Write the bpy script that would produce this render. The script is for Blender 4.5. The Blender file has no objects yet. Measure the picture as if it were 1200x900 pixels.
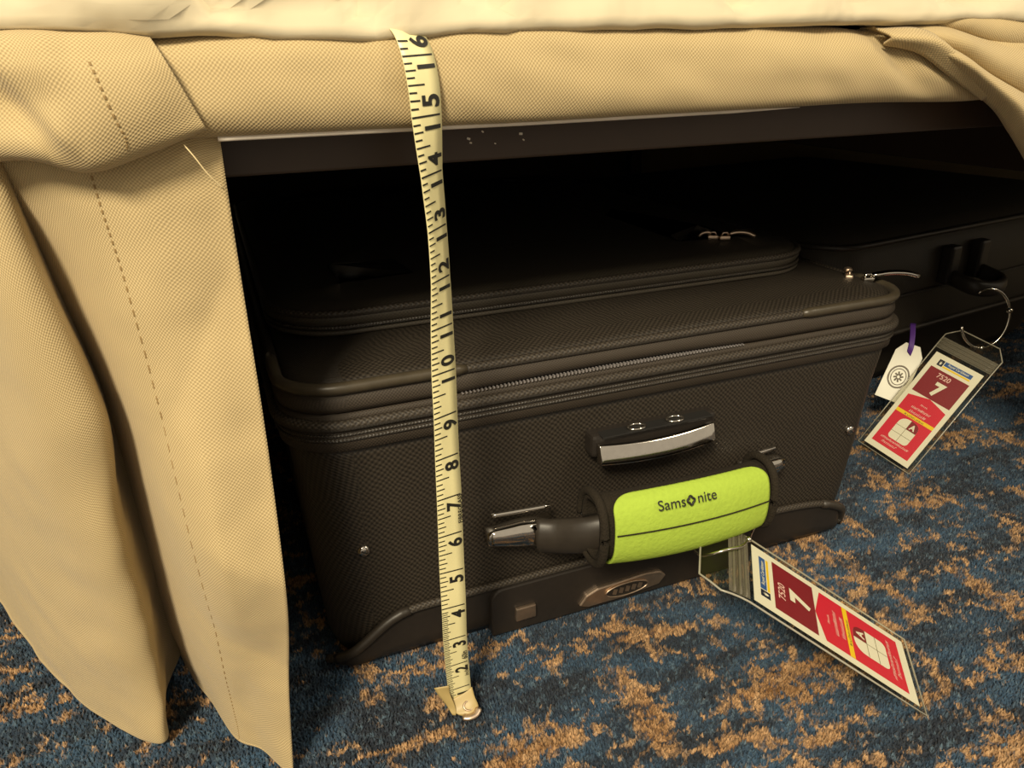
import bpy, bmesh, math, random
from mathutils import Vector, Matrix, noise as mnoise

random.seed(7)
C = bpy.context.scene.collection
SC = bpy.context.scene
V = Vector

# ------------------------------------------------------------------ camera
cam_d = bpy.data.cameras.new('camera')
cam = bpy.data.objects.new('camera', cam_d)
C.objects.link(cam)
cam_d.sensor_fit = 'HORIZONTAL'
cam_d.sensor_width = 36.0
cam_d.lens = 36.0 * 873.27 / 1200.0
cam_d.clip_start = 0.01
cam_d.clip_end = 50
r_ = V((0.930438, -0.36589, -0.020219)); u_ = V((0.16152, 0.35996, 0.91888)); f_ = V((0.328931, 0.858227, -0.394019))
cam.matrix_world = Matrix(((r_.x, u_.x, -f_.x, -0.095), (r_.y, u_.y, -f_.y, -0.351), (r_.z, u_.z, -f_.z, 0.389), (0, 0, 0, 1)))
SC.camera = cam

# ------------------------------------------------------------------ light
wd = bpy.data.worlds.new('world'); SC.world = wd; wd.use_nodes = True
bg = wd.node_tree.nodes['Background']
bg.inputs[0].default_value = (1.0, 0.87, 0.67, 1)
bg.inputs[1].default_value = 0.56

def area(name, loc, target, size, power, col):
    d = bpy.data.lights.new(name, 'AREA'); d.shape = 'DISK'; d.size = size; d.energy = power; d.color = col
    o = bpy.data.objects.new(name, d); C.objects.link(o); o.location = loc
    o.rotation_euler = (V(target) - V(loc)).to_track_quat('-Z', 'Y').to_euler()
    return o
area('ceiling_lamp', (-1.15, -1.60, 1.95), (0.1, 0.05, 0.1), 0.6, 97, (1.0, 0.87, 0.64))
area('room_lamp', (1.6, -1.3, 1.9), (0.2, 0.05, 0.1), 0.5, 14, (1.0, 0.87, 0.64))

SC.view_settings.view_transform = 'Standard'
SC.view_settings.look = 'None'
SC.view_settings.gamma = 1.0
SC.view_settings.exposure = 0.0
SC.view_settings.use_curve_mapping = False

# ------------------------------------------------------------------ materials
def mat(name):
    m = bpy.data.materials.new(name); m.use_nodes = True
    nt = m.node_tree
    return m, nt, nt.nodes['Principled BSDF']

def plain(name, col, rough=0.5, metal=0.0, noise_amt=0.15, noise_scale=60, bump=0.0, spec=0.5):
    m, nt, b = mat(name)
    N = nt.nodes; L = nt.links
    b.inputs['Roughness'].default_value = rough
    b.inputs['Metallic'].default_value = metal
    b.inputs['Specular IOR Level'].default_value = spec
    tc = N.new('ShaderNodeTexCoord')
    nz = N.new('ShaderNodeTexNoise'); nz.inputs['Scale'].default_value = noise_scale; nz.inputs['Detail'].default_value = 4
    L.new(tc.outputs['Object'], nz.inputs['Vector'])
    mx = N.new('ShaderNodeMix'); mx.data_type = 'RGBA'
    L.new(nz.outputs['Fac'], mx.inputs['Factor'])
    k0 = 1 - noise_amt; k1 = 1 + noise_amt
    mx.inputs[6].default_value = (col[0]*k0, col[1]*k0, col[2]*k0, 1)
    mx.inputs[7].default_value = (min(1, col[0]*k1), min(1, col[1]*k1), min(1, col[2]*k1), 1)
    L.new(mx.outputs[2], b.inputs['Base Color'])
    if bump:
        bp = N.new('ShaderNodeBump'); bp.inputs['Strength'].default_value = bump; bp.inputs['Distance'].default_value = 0.001
        L.new(nz.outputs['Fac'], bp.inputs['Height']); L.new(bp.outputs[0], b.inputs['Normal'])
    return m

def mathn(N, L, op, a, b=None):
    n = N.new('ShaderNodeMath'); n.operation = op
    for i, x in enumerate((a, b)):
        if x is None: continue
        if isinstance(x, (int, float)): n.inputs[i].default_value = x
        else: L.new(x, n.inputs[i])
    return n.outputs[0]

def weave(name, col_hi, col_lo, period, rough, dist, strength=0.7, diag=False, sheen=0.0, spec=0.3, mott=0.12, ratio=1.0):
    m, nt, b = mat(name)
    N = nt.nodes; L = nt.links
    b.inputs['Roughness'].default_value = rough
    b.inputs['Specular IOR Level'].default_value = spec
    b.inputs['Sheen Weight'].default_value = sheen
    uv = N.new('ShaderNodeUVMap'); uv.uv_map = 'UVMap'
    wob = N.new('ShaderNodeTexNoise'); wob.inputs['Scale'].default_value = 90; wob.inputs['Detail'].default_value = 2
    L.new(uv.outputs[0], wob.inputs['Vector'])
    sp = N.new('ShaderNodeSeparateXYZ'); L.new(uv.outputs[0], sp.inputs[0])
    wv = mathn(N, L, 'MULTIPLY', wob.outputs['Fac'], period*0.8)
    U = mathn(N, L, 'ADD', sp.outputs[0], wv); W = mathn(N, L, 'ADD', sp.outputs[1], wv)
    if diag:
        a = mathn(N, L, 'ADD', U, W); c = mathn(N, L, 'SUBTRACT', U, W)
        U, W = a, c
    k = 2*math.pi/period
    su = mathn(N, L, 'SINE', mathn(N, L, 'MULTIPLY', U, k)); sv = mathn(N, L, 'SINE', mathn(N, L, 'MULTIPLY', W, k*ratio))
    h = mathn(N, L, 'MULTIPLY', su, sv)
    h = mathn(N, L, 'MULTIPLY', mathn(N, L, 'ADD', h, 1.0), 0.5)
    nz = N.new('ShaderNodeTexNoise'); nz.inputs['Scale'].default_value = 40; nz.inputs['Detail'].default_value = 5
    L.new(uv.outputs[0], nz.inputs['Vector'])
    fac = mathn(N, L, 'ADD', mathn(N, L, 'MULTIPLY', h, 1-mott), mathn(N, L, 'MULTIPLY', nz.outputs['Fac'], mott))
    mx = N.new('ShaderNodeMix'); mx.data_type = 'RGBA'; L.new(fac, mx.inputs['Factor'])
    mx.inputs[6].default_value = (*col_lo, 1); mx.inputs[7].default_value = (*col_hi, 1)
    L.new(mx.outputs[2], b.inputs['Base Color'])
    bp = N.new('ShaderNodeBump'); bp.inputs['Strength'].default_value = strength; bp.inputs['Distance'].default_value = dist
    L.new(h, bp.inputs['Height']); L.new(bp.outputs[0], b.inputs['Normal'])
    return m

M = {}
M['linen'] = weave('linen_weave', (0.62, 0.485, 0.262), (0.31, 0.23, 0.11), 0.0018, 0.85, 0.0004, 0.5, sheen=0.15, spec=0.15)
M['nylon'] = weave('ballistic_nylon', (0.050, 0.040, 0.029), (0.006, 0.0047, 0.0034), 0.0040, 0.5, 0.0004, 0.6, spec=0.4)
M['nylon_fine'] = weave('fine_nylon', (0.066, 0.055, 0.040), (0.026, 0.021, 0.015), 0.0028, 0.55, 0.0002, 0.4, spec=0.35)
M['tapeband'] = weave('zipper_tape', (0.060, 0.047, 0.034), (0.022, 0.017, 0.013), 0.0022, 0.6, 0.0003, 0.5, spec=0.3)
M['cord'] = weave('woven_cord', (0.066, 0.053, 0.038), (0.012, 0.009, 0.007), 0.0036, 0.55, 0.0005, 0.8, spec=0.4)
M['coil'] = weave('coil_zip', (0.055, 0.045, 0.034), (0.010, 0.008, 0.006), 0.0022, 0.4, 0.0004, 0.9, spec=0.5)
M['dark'] = plain('recess_black', (0.008, 0.007, 0.006), 0.7)
M['plastic'] = plain('black_plastic', (0.020, 0.016, 0.013), 0.42, noise_amt=0.25, noise_scale=300, bump=0.05)
M['rubber'] = plain('vinyl_piping', (0.055, 0.044, 0.028), 0.38, noise_amt=0.3, noise_scale=120, bump=0.08)
M['rubber_dark'] = plain('dark_vinyl', (0.030, 0.024, 0.018), 0.45, noise_amt=0.3, noise_scale=150, bump=0.1)
M['chrome'] = plain('chrome', (0.62, 0.58, 0.52), 0.10, 1.0, 0.1, 200)
M['bronze'] = plain('worn_chrome', (0.62, 0.48, 0.36), 0.42, 1.0, 0.3, 150)
M['steel'] = plain('steel_wire', (0.70, 0.66, 0.56), 0.22, 1.0, 0.15, 300)
M['teeth'] = plain('bright_zipper_teeth', (0.46, 0.43, 0.42), 0.3, 0.6, 0.2, 300)
M['lime'] = plain('lime_neoprene', (0.36, 0.50, 0.060), 0.8, 0.0, 0.10, 350, 0.5, spec=0.2)
M['neoprene'] = plain('black_neoprene', (0.022, 0.017, 0.011), 0.9, 0.0, 0.35, 700, 1.0, spec=0.2)
M['ink'] = plain('black_print', (0.012, 0.011, 0.008), 0.6)
M['tape'] = plain('yellowed_tape', (0.76, 0.69, 0.37), 0.40, 0.0, 0.06, 60)
M['tapeback'] = plain('tape_back', (0.40, 0.30, 0.12), 0.45, 0.0, 0.1, 60)
M['paper'] = plain('white_card', (0.82, 0.80, 0.66), 0.55, 0.0, 0.02, 60)
M['maroon'] = plain('maroon_print', (0.225, 0.008, 0.018), 0.5, noise_amt=0.08)
M['red'] = plain('red_print', (0.66, 0.012, 0.040), 0.5, noise_amt=0.05)
M['yellow'] = plain('yellow_print', (0.90, 0.62, 0.01), 0.5, noise_amt=0.03)
M['blue'] = plain('blue_print', (0.03, 0.10, 0.32), 0.5)
M['navy'] = plain('navy_print', (0.008, 0.012, 0.035), 0.5)
M['pinkwhite'] = plain('faint_white_print', (0.85, 0.55, 0.50), 0.5)
M['grid'] = plain('olive_line_print', (0.16, 0.13, 0.05), 0.5)
M['greyprint'] = plain('grey_seal_print', (0.20, 0.17, 0.13), 0.6)
M['purple'] = plain('purple_ribbon', (0.10, 0.03, 0.25), 0.5)
M['brownpaint'] = plain('brown_painted_metal', (0.055, 0.036, 0.024), 0.42, 0.0, 0.2, 30, spec=0.35)
M['black_cloth'] = plain('black_dust_cover', (0.008, 0.007, 0.006), 0.9)
M['pipingwhite'] = plain('white_selvedge', (0.82, 0.74, 0.62), 0.7)
M['thread'] = plain('cream_thread', (0.72, 0.58, 0.32), 0.7)
M['stitch'] = plain('stitch_thread', (0.26, 0.17, 0.065), 0.8)
M['wallpaint'] = plain('wall_paint', (0.62, 0.55, 0.42), 0.8)
M['brass'] = plain('brass_tip', (0.66, 0.46, 0.22), 0.35, 0.85, 0.2, 200)

def duvet_mat():
    m, nt, b = mat('white_cotton')
    N = nt.nodes; L = nt.links
    b.inputs['Base Color'].default_value = (0.60, 0.525, 0.365, 1); b.inputs['Roughness'].default_value = 0.8
    b.inputs['Specular IOR Level'].default_value = 0.2; b.inputs['Sheen Weight'].default_value = 0.1
    tc = N.new('ShaderNodeTexCoord')
    nz = N.new('ShaderNodeTexNoise'); nz.inputs['Scale'].default_value = 16; nz.inputs['Detail'].default_value = 3; nz.inputs['Distortion'].default_value = 0.3
    L.new(tc.outputs['Object'], nz.inputs['Vector'])
    bp = N.new('ShaderNodeBump'); bp.inputs['Strength'].default_value = 0.6; bp.inputs['Distance'].default_value = 0.010
    L.new(nz.outputs['Fac'], bp.inputs['Height']); L.new(bp.outputs[0], b.inputs['Normal'])
    return m
M['cotton'] = duvet_mat()

def vinyl_mat():
    m, nt, b = mat('clear_vinyl')
    N = nt.nodes; L = nt.links
    out = N['Material Output']
    tr = N.new('ShaderNodeBsdfTransparent'); tr.inputs[0].default_value = (0.90, 0.89, 0.84, 1)
    gl = N.new('ShaderNodeBsdfGlossy'); gl.inputs[0].default_value = (1, 0.97, 0.9, 1); gl.inputs['Roughness'].default_value = 0.3
    tc = N.new('ShaderNodeTexCoord'); nz = N.new('ShaderNodeTexNoise'); nz.inputs['Scale'].default_value = 45
    L.new(tc.outputs['Object'], nz.inputs['Vector'])
    bp = N.new('ShaderNodeBump'); bp.inputs['Strength'].default_value = 0.25; bp.inputs['Distance'].default_value = 0.002
    L.new(nz.outputs['Fac'], bp.inputs['Height']); L.new(bp.outputs[0], gl.inputs['Normal'])
    lw = N.new('ShaderNodeLayerWeight'); fr = N.new('ShaderNodeMapRange'); pw = mathn(N, L, 'POWER', lw.outputs['Facing'], 4.0); L.new(pw, fr.inputs['Value']); fr.inputs['To Min'].default_value = 0.02; fr.inputs['To Max'].default_value = 0.05
    ms = N.new('ShaderNodeMixShader'); L.new(fr.outputs[0], ms.inputs[0]); L.new(tr.outputs[0], ms.inputs[1]); L.new(gl.outputs[0], ms.inputs[2])
    L.new(ms.outputs[0], out.inputs['Surface'])
    return m
M['vinyl'] = vinyl_mat()
def seal_mat(name='smoky_vinyl_seal', col=(0.20, 0.18, 0.13)):
    m, nt, b = mat(name)
    N = nt.nodes; L = nt.links; out = N['Material Output']
    b.inputs['Base Color'].default_value = (*col, 1); b.inputs['Roughness'].default_value = 0.18
    tr = N.new('ShaderNodeBsdfTransparent'); tr.inputs[0].default_value = (0.85, 0.84, 0.8, 1)
    ms = N.new('ShaderNodeMixShader'); ms.inputs[0].default_value = 0.55
    L.new(tr.outputs[0], ms.inputs[1]); L.new(b.outputs[0], ms.inputs[2]); L.new(ms.outputs[0], out.inputs['Surface'])
    return m
M['seal'] = seal_mat()
M['edge'] = seal_mat('clear_vinyl_edge', (0.52, 0.49, 0.40))

def carpet_mat():
    m, nt, b = mat('patterned_carpet')
    N = nt.nodes; L = nt.links
    b.inputs['Roughness'].default_value = 0.95; b.inputs['Specular IOR Level'].default_value = 0.1
    b.inputs['Sheen Weight'].default_value = 0.08
    tc = N.new('ShaderNodeTexCoord')
    def nz(sx, sy, scale, det, dist=0.0, rough=0.5, off=0.0):
        mp = N.new('ShaderNodeMapping'); mp.inputs['Scale'].default_value = (sx, sy, 0); mp.inputs['Location'].default_value = (off, off*0.7, 0)
        L.new(tc.outputs['Object'], mp.inputs['Vector'])
        n = N.new('ShaderNodeTexNoise'); n.inputs['Scale'].default_value = scale; n.inputs['Detail'].default_value = det
        n.inputs['Distortion'].default_value = dist; n.inputs['Roughness'].default_value = rough
        L.new(mp.outputs[0], n.inputs['Vector']); return n.outputs['Fac']
    def ramp(x, a, c):
        n = N.new('ShaderNodeMapRange'); n.inputs['From Min'].default_value = a; n.inputs['From Max'].default_value = c
        L.new(x, n.inputs['Value']); return n.outputs[0]
    def mix(fac, c1, c2):
        n = N.new('ShaderNodeMix'); n.data_type = 'RGBA'; L.new(fac, n.inputs['Factor'])
        for i, c in ((6, c1), (7, c2)):
            if isinstance(c, tuple): n.inputs[i].default_value = (*c, 1)
            else: L.new(c, n.inputs[i])
        return n.outputs[2]
    tuft = nz(1, 1, 430, 2, 0.0, 0.6)
    pile = nz(1, 1, 190, 3, 0.5, 0.65, 3.0)
    # brush marks along x and some along y, broken by the tufts
    sx = nz(7, 26, 1.0, 3, 0.25, 0.6, 1.3)
    sy = nz(30, 9, 1.0, 2, 0.2, 0.55, 5.1)
    brk = nz(1, 1, 75, 3, 1.2, 0.6, 2.2)
    a = mathn(N, L, 'ADD', mathn(N, L, 'MULTIPLY', sx, 0.62), mathn(N, L, 'MULTIPLY', brk, 0.45))
    a = mathn(N, L, 'ADD', a, mathn(N, L, 'MULTIPLY', pile, 0.10))
    c = mathn(N, L, 'ADD', mathn(N, L, 'MULTIPLY', sy, 0.62), mathn(N, L, 'MULTIPLY', brk, 0.40))
    c = mathn(N, L, 'ADD', c, mathn(N, L, 'MULTIPLY', pile, 0.10))
    fa = ramp(a, 0.615, 0.665); fc = ramp(c, 0.625, 0.675)
    tan = mathn(N, L, 'MAXIMUM', fa, fc)
    dk = ramp(nz(12, 30, 1.0, 4, 0.5, 0.6, 9.0), 0.42, 0.58)
    blue = mix(dk, (0.028, 0.036, 0.050), (0.043, 0.082, 0.135))
    blue = mix(ramp(pile, 0.52, 0.70), blue, (0.100, 0.155, 0.205))
    tanc = mix(ramp(brk, 0.40, 0.65), (0.24, 0.125, 0.048), (0.45, 0.29, 0.155))
    col = mix(tan, blue, tanc)
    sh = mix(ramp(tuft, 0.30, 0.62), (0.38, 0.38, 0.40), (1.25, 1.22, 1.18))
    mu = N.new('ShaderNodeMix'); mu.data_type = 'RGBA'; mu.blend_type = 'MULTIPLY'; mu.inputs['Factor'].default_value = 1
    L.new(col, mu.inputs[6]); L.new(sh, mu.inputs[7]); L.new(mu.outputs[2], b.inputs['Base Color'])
    h = mathn(N, L, 'ADD', mathn(N, L, 'MULTIPLY', tuft, 0.6), mathn(N, L, 'MULTIPLY', pile, 0.8))
    bp = N.new('ShaderNodeBump'); bp.inputs['Strength'].default_value = 0.9; bp.inputs['Distance'].default_value = 0.004
    L.new(h, bp.inputs['Height']); L.new(bp.outputs[0], b.inputs['Normal'])
    return m
M['carpet'] = carpet_mat()

# ------------------------------------------------------------------ helpers
def link(name, me, m, parent=None, smooth=True):
    o = bpy.data.objects.new(name, me); C.objects.link(o)
    if m is not None:
        me.materials.clear(); me.materials.append(M[m] if isinstance(m, str) else m)
    if smooth:
        for p in me.polygons: p.use_smooth = True
    if parent is not None:
        o.parent = parent; o.matrix_parent_inverse = PINV[parent.name]
    return o
PINV = {}
def thing(name, label, cat, loc=(0, 0, 0), group=None):
    o = bpy.data.objects.new(name, None); C.objects.link(o); o.location = loc; o.empty_display_size = 0.02
    o['label'] = label; o['category'] = cat
    if group: o['group'] = group
    PINV[o.name] = Matrix.Translation(V(loc)).inverted()
    return o
def aspart(o):
    PINV[o.name] = Matrix.Identity(4)   # a part (in world coordinates) that carries sub-parts
    return o
def tag(o, label, cat): o['label'] = label; o['category'] = cat; return o

def mesh(name, verts, faces, m, parent=None, uvs=None, smooth=True, wrap=None):
    me = bpy.data.meshes.new(name)
    me.from_pydata([tuple(v) for v in verts], [], faces)
    if uvs is not None:
        lay = me.uv_layers.new(name='UVMap')
        for lp in me.loops: lay.data[lp.index].uv = uvs[lp.vertex_index]
        if wrap is not None:
            for p in me.polygons:
                if len(p.vertices) != 4: continue
                us = [uvs[v][wrap[1]] for v in p.vertices]
                if max(us) - min(us) > 0.5*wrap[0][p.vertices[0]]:
                    for li in p.loop_indices:
                        v = me.loops[li].vertex_index
                        if uvs[v][wrap[1]] < 0.25*wrap[0][v]:
                            q = list(uvs[v]); q[wrap[1]] += wrap[0][v]; lay.data[li].uv = q
    me.update()
    return link(name, me, m, parent, smooth)

def fixn(o):
    bm = bmesh.new(); bm.from_mesh(o.data); bmesh.ops.recalc_face_normals(bm, faces=bm.faces); bm.to_mesh(o.data); bm.free(); return o

def cr1(P, t):
    """Catmull-Rom through points P, t in 0..1"""
    n = len(P) - 1
    x = min(max(t, 0.0), 1.0) * n; i = min(int(x), n - 1); f = x - i
    p1, p2 = P[i], P[i+1]
    p0 = P[i-1] if i > 0 else p1*2 - p2
    p3 = P[i+2] if i + 2 <= n else p2*2 - p1
    return 0.5*((p1*2) + (p2 - p0)*f + (p0*2 - p1*5 + p2*4 - p3)*f*f + (p1*3 - p0 - p2*3 + p3)*f*f*f)
def crs(pts, n):
    P = [V(p) for p in pts]
    return [cr1(P, i/(n-1)) for i in range(n)]

def surf_fn(ctrl):
    G = [[V(p) for p in row] for row in ctrl]
    def S(u, v): return cr1([cr1(row, u) for row in G], v)
    return S

def sheet(name, S, nu, nv, m, parent=None, thick=0.0012, off=0.0, uvscale=None):
    P = [[S(i/(nu-1), j/(nv-1)) for i in range(nu)] for j in range(nv)]
    verts = [p for row in P for p in row]
    # uv from arc length along the middle row / column
    jm, im = nv//2, nu//2
    us = [0.0]; vs = [0.0]
    for i in range(1, nu): us.append(us[-1] + (P[jm][i]-P[jm][i-1]).length)
    for j in range(1, nv): vs.append(vs[-1] + (P[j][im]-P[j-1][im]).length)
    uvs = [(us[i], vs[j]) for j in range(nv) for i in range(nu)]
    faces = [(j*nu+i, j*nu+i+1, (j+1)*nu+i+1, (j+1)*nu+i) for j in range(nv-1) for i in range(nu-1)]
    o = mesh(name, verts, faces, m, parent, uvs)
    if thick:
        md = o.modifiers.new('solid', 'SOLIDIFY'); md.thickness = thick; md.offset = off
    return o

def tube(name, path, r, m, parent=None, seg=10, closed=False, flat=1.0, caps=True, up=V((0, 0, 1))):
    P = [V(p) for p in path]; n = len(P); verts = []; uvs = []; L = 0.0
    rs = r if isinstance(r, (list, tuple)) else [r]*n
    for i in range(n):
        a = P[i-1] if (i > 0 or closed) else P[i]; b = P[(i+1) % n] if (i < n-1 or closed) else P[i]
        t = (b - a).normalized()
        s = t.cross(up)
        if s.length < 1e-4: s = t.cross(V((0, 1, 0)))
        s.normalize(); w = s.cross(t).normalized()
        if i: L += (P[i]-P[i-1]).length
        for k in range(seg):
            an = 2*math.pi*k/seg
            verts.append(P[i] + s*math.cos(an)*rs[i]*flat + w*math.sin(an)*rs[i]); uvs.append((L, k/seg*2*math.pi*rs[i]))
    faces = []
    for i in range(n if closed else n-1):
        j = (i+1) % n
        for k in range(seg):
            k2 = (k+1) % seg
            faces.append((i*seg+k, i*seg+k2, j*seg+k2, j*seg+k))
    if not closed and caps:
        faces.append(tuple(reversed(range(seg)))); faces.append(tuple((n-1)*seg+k for k in range(seg)))
    tot = L + (P[0]-P[-1]).length
    return fixn(mesh(name, verts, faces, m, parent, uvs, wrap=([tot]*len(verts), 0) if closed else None))

def rrect(x0, x1, y0, y1, r, z, nc=8, ns=24, ny=10):
    """rounded rectangle loop, starting at the front (low y) left, running to +x"""
    pts = []
    for i in range(ns): pts.append(V((x0+r + (x1-x0-2*r)*i/ns, y0, z)))
    for i in range(nc): a = -math.pi/2 + math.pi/2*i/nc; pts.append(V((x1-r+r*math.cos(a), y0+r+r*math.sin(a), z)))
    for i in range(ny): pts.append(V((x1, y0+r + (y1-y0-2*r)*i/ny, z)))
    for i in range(nc): a = math.pi/2*i/nc; pts.append(V((x1-r+r*math.cos(a), y1-r+r*math.sin(a), z)))
    for i in range(ns): pts.append(V((x1-r - (x1-x0-2*r)*i/ns, y1, z)))
    for i in range(nc): a = math.pi/2 + math.pi/2*i/nc; pts.append(V((x0+r+r*math.cos(a), y1-r+r*math.sin(a), z)))
    for i in range(ny): pts.append(V((x0, y1-r - (y1-y0-2*r)*i/ny, z)))
    for i in range(nc): a = math.pi + math.pi/2*i/nc; pts.append(V((x0+r+r*math.cos(a), y0+r+r*math.sin(a), z)))
    return pts

def loft(name, loops, m, parent=None, top=True, bottom=True, wob=None):
    n = len(loops[0]); verts = []; uvs = []; vv = 0.0; tot = []
    for j, lp in enumerate(loops):
        if j: vv += (lp[4]-loops[j-1][4]).length
        uu = 0.0
        for i, p in enumerate(lp):
            if i: uu += (p-lp[i-1]).length
            q = wob(p) if wob else p
            verts.append(q)
            uvs.append((uu, vv))
        tot += [uu + (lp[0]-lp[-1]).length]*n
    faces = []
    for j in range(len(loops)-1):
        for i in range(n):
            k = (i+1) % n
            faces.append((j*n+i, j*n+k, (j+1)*n+k, (j+1)*n+i))
    if bottom: faces.append(tuple(reversed(range(n))))
    if top: faces.append(tuple((len(loops)-1)*n+i for i in range(n)))
    return mesh(name, verts, faces, m, parent, uvs, wrap=(tot, 0))

def block(name, cx, cy, cz, dx, dy, dz, m, parent=None, bev=0.001, rot=None, seg=2):
    bm = bmesh.new(); bmesh.ops.create_cube(bm, size=1.0)
    bmesh.ops.scale(bm, vec=(dx, dy, dz), verts=bm.verts)
    if bev: bmesh.ops.bevel(bm, geom=list(bm.edges), offset=bev, segments=seg, affect='EDGES', profile=0.6)
    if rot is not None: bmesh.ops.rotate(bm, cent=(0, 0, 0), matrix=rot, verts=bm.verts)
    bmesh.ops.translate(bm, vec=(cx, cy, cz), verts=bm.verts)
    me = bpy.data.meshes.new(name); bm.to_mesh(me); bm.free()
    return link(name, me, m, parent, smooth=False)

def extrude_poly(name, pts, depth_vec, m, parent=None):
    n = len(pts); P = [V(p) for p in pts]; d = V(depth_vec)
    verts = P + [p + d for p in P]
    faces = [tuple(range(n)), tuple(reversed(range(n, 2*n)))] + [(i, i+n, (i+1) % n + n, (i+1) % n) for i in range(n)]
    return fixn(mesh(name, verts, faces, m, parent, smooth=False))

def text2d(s, size, bold=0.0, shear=0.0, spacing=1.0):
    cu = bpy.data.curves.new('t', 'FONT'); cu.body = s; cu.size = size; cu.align_x = 'CENTER'; cu.align_y = 'CENTER'
    cu.offset = bold; cu.shear = shear; cu.space_character = spacing; cu.resolution_u = 4
    o = bpy.data.objects.new('t', cu); C.objects.link(o)
    dg = bpy.context.evaluated_depsgraph_get(); dg.update()
    me = bpy.data.meshes.new_from_object(o.evaluated_get(dg))
    vs = [v.co.copy() for v in me.vertices]; fs = [tuple(p.vertices) for p in me.polygons]
    bpy.data.objects.remove(o); bpy.data.curves.remove(cu); bpy.data.meshes.remove(me)
    if vs:   # centre exactly
        cx = (min(v.x for v in vs)+max(v.x for v in vs))/2; cy = (min(v.y for v in vs)+max(v.y for v in vs))/2
        vs = [V((v.x-cx, v.y-cy, 0)) for v in vs]
    return vs, fs

# ================================================================== the room
def quad_floor():
    n = 2
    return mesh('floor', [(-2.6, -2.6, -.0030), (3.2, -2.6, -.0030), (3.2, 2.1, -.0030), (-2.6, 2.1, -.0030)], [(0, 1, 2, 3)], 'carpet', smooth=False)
fl = quad_floor(); fl['kind'] = 'structure'
def pile_mesh():
    import numpy as np
    rg = np.random.default_rng(5)
    d = .0021
    xs = np.arange(-.42, 1.25, d); ys = np.arange(-.24, .46, d)
    X, Y = np.meshgrid(xs, ys); X = X.ravel(); Y = Y.ravel()
    # leave out what lies out of sight below the first suitcase and left of the frame
    keep = ~((X > -.04) & (X < .36) & (Y > .12)) & ~((X > .62) & (Y < -.02)) & ~((X > .9) & (Y < .1)) & ~((X < -.2) & (Y < -.05))
    X = X[keep] + rg.uniform(-.0009, .0009, keep.sum()); Y = Y[keep] + rg.uniform(-.0009, .0009, keep.sum())
    n = len(X)
    r = rg.uniform(.0010, .0016, n); h = rg.uniform(.0022, .0042, n); a0 = rg.uniform(0, 2*np.pi, n)
    lx = rg.normal(0, .0009, n); ly = rg.normal(0, .0009, n)
    co = np.zeros((n, 5, 3), dtype=np.float32)
    for k in range(4):
        a = a0 + k*np.pi/2
        co[:, k, 0] = X + r*np.cos(a); co[:, k, 1] = Y + r*np.sin(a); co[:, k, 2] = -.0032
    co[:, 4, 0] = X + lx; co[:, 4, 1] = Y + ly; co[:, 4, 2] = -.0030 + h
    base = (np.arange(n)*5)[:, None]
    tri = np.concatenate([base + np.array([k, (k+1) % 4, 4]) for k in range(4)], axis=1).reshape(-1).astype(np.int32)
    me = bpy.data.meshes.new('carpet_pile')
    me.vertices.add(n*5); me.vertices.foreach_set('co', co.reshape(-1))
    me.loops.add(len(tri)); me.loops.foreach_set('vertex_index', tri)
    nf = len(tri)//3
    me.polygons.add(nf); me.polygons.foreach_set('loop_start', np.arange(nf, dtype=np.int32)*3)
    me.polygons.foreach_set('use_smooth', np.ones(nf, dtype=bool))
    me.update(calc_edges=True); me.validate()
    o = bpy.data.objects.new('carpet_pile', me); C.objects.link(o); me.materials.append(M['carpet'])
    o.parent = fl; o['kind'] = 'stuff'
    return o
pile_mesh()
wb = block('wall_back', 0.3, 2.13, 1.25, 5.8, 0.06, 2.5, 'wallpaint', bev=0); wb['kind'] = 'structure'

# ================================================================== bed frame
bed = thing('metal_bed', 'dark brown painted metal bed with its front rail spanning above the suitcases', 'bed', (0.5, 1.0, 0))
rail = aspart(block('front_rail', 0.53, 0.026, 0.3590, 1.46, 0.014, 0.029, 'brownpaint', bed, 0.0012))
for (x, z, s) in ((0.0265, 0.3555, .0011), (0.0275, 0.3535, .0008), (0.034, 0.3585, .0008), (0.0545, 0.3565, .0012), (0.056, 0.3535, .0007), (0.0405, 0.3525, .0006)):
    block('paint_chip', x, 0.0188, z, s*1.6, 0.0006, s, 'pipingwhite', rail, 0.0002, Matrix.Rotation(random.random(), 3, 'Y'))
block('light_block_board', 0.53, 1.985, 0.188, 1.44, 0.02, 0.37, 'brownpaint', bed, 0.002)  # unseen board, added to shut light out at the back under the bed
block('platform', 0.53, 1.02, 0.3855, 1.48, 1.96, 0.024, 'black_cloth', bed, 0.004)
block('cross_beam', 0.605, 1.03, 0.331, 0.03, 1.90, 0.082, 'brownpaint', bed, 0.002)
block('side_rail', -0.165, 1.03, 0.3605, 0.02, 1.90, 0.026, 'brownpaint', bed, 0.001)
block('side_rail', 1.235, 1.03, 0.3605, 0.02, 1.90, 0.026, 'brownpaint', bed, 0.001)
for (x, y) in ((-0.155, 1.9), (1.22, 1.9), (1.22, 0.12), (-0.15, 0.2)):
    block('leg', x, y, 0.174, 0.04, 0.04, 0.348, 'brownpaint', bed, 0.003)

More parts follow.
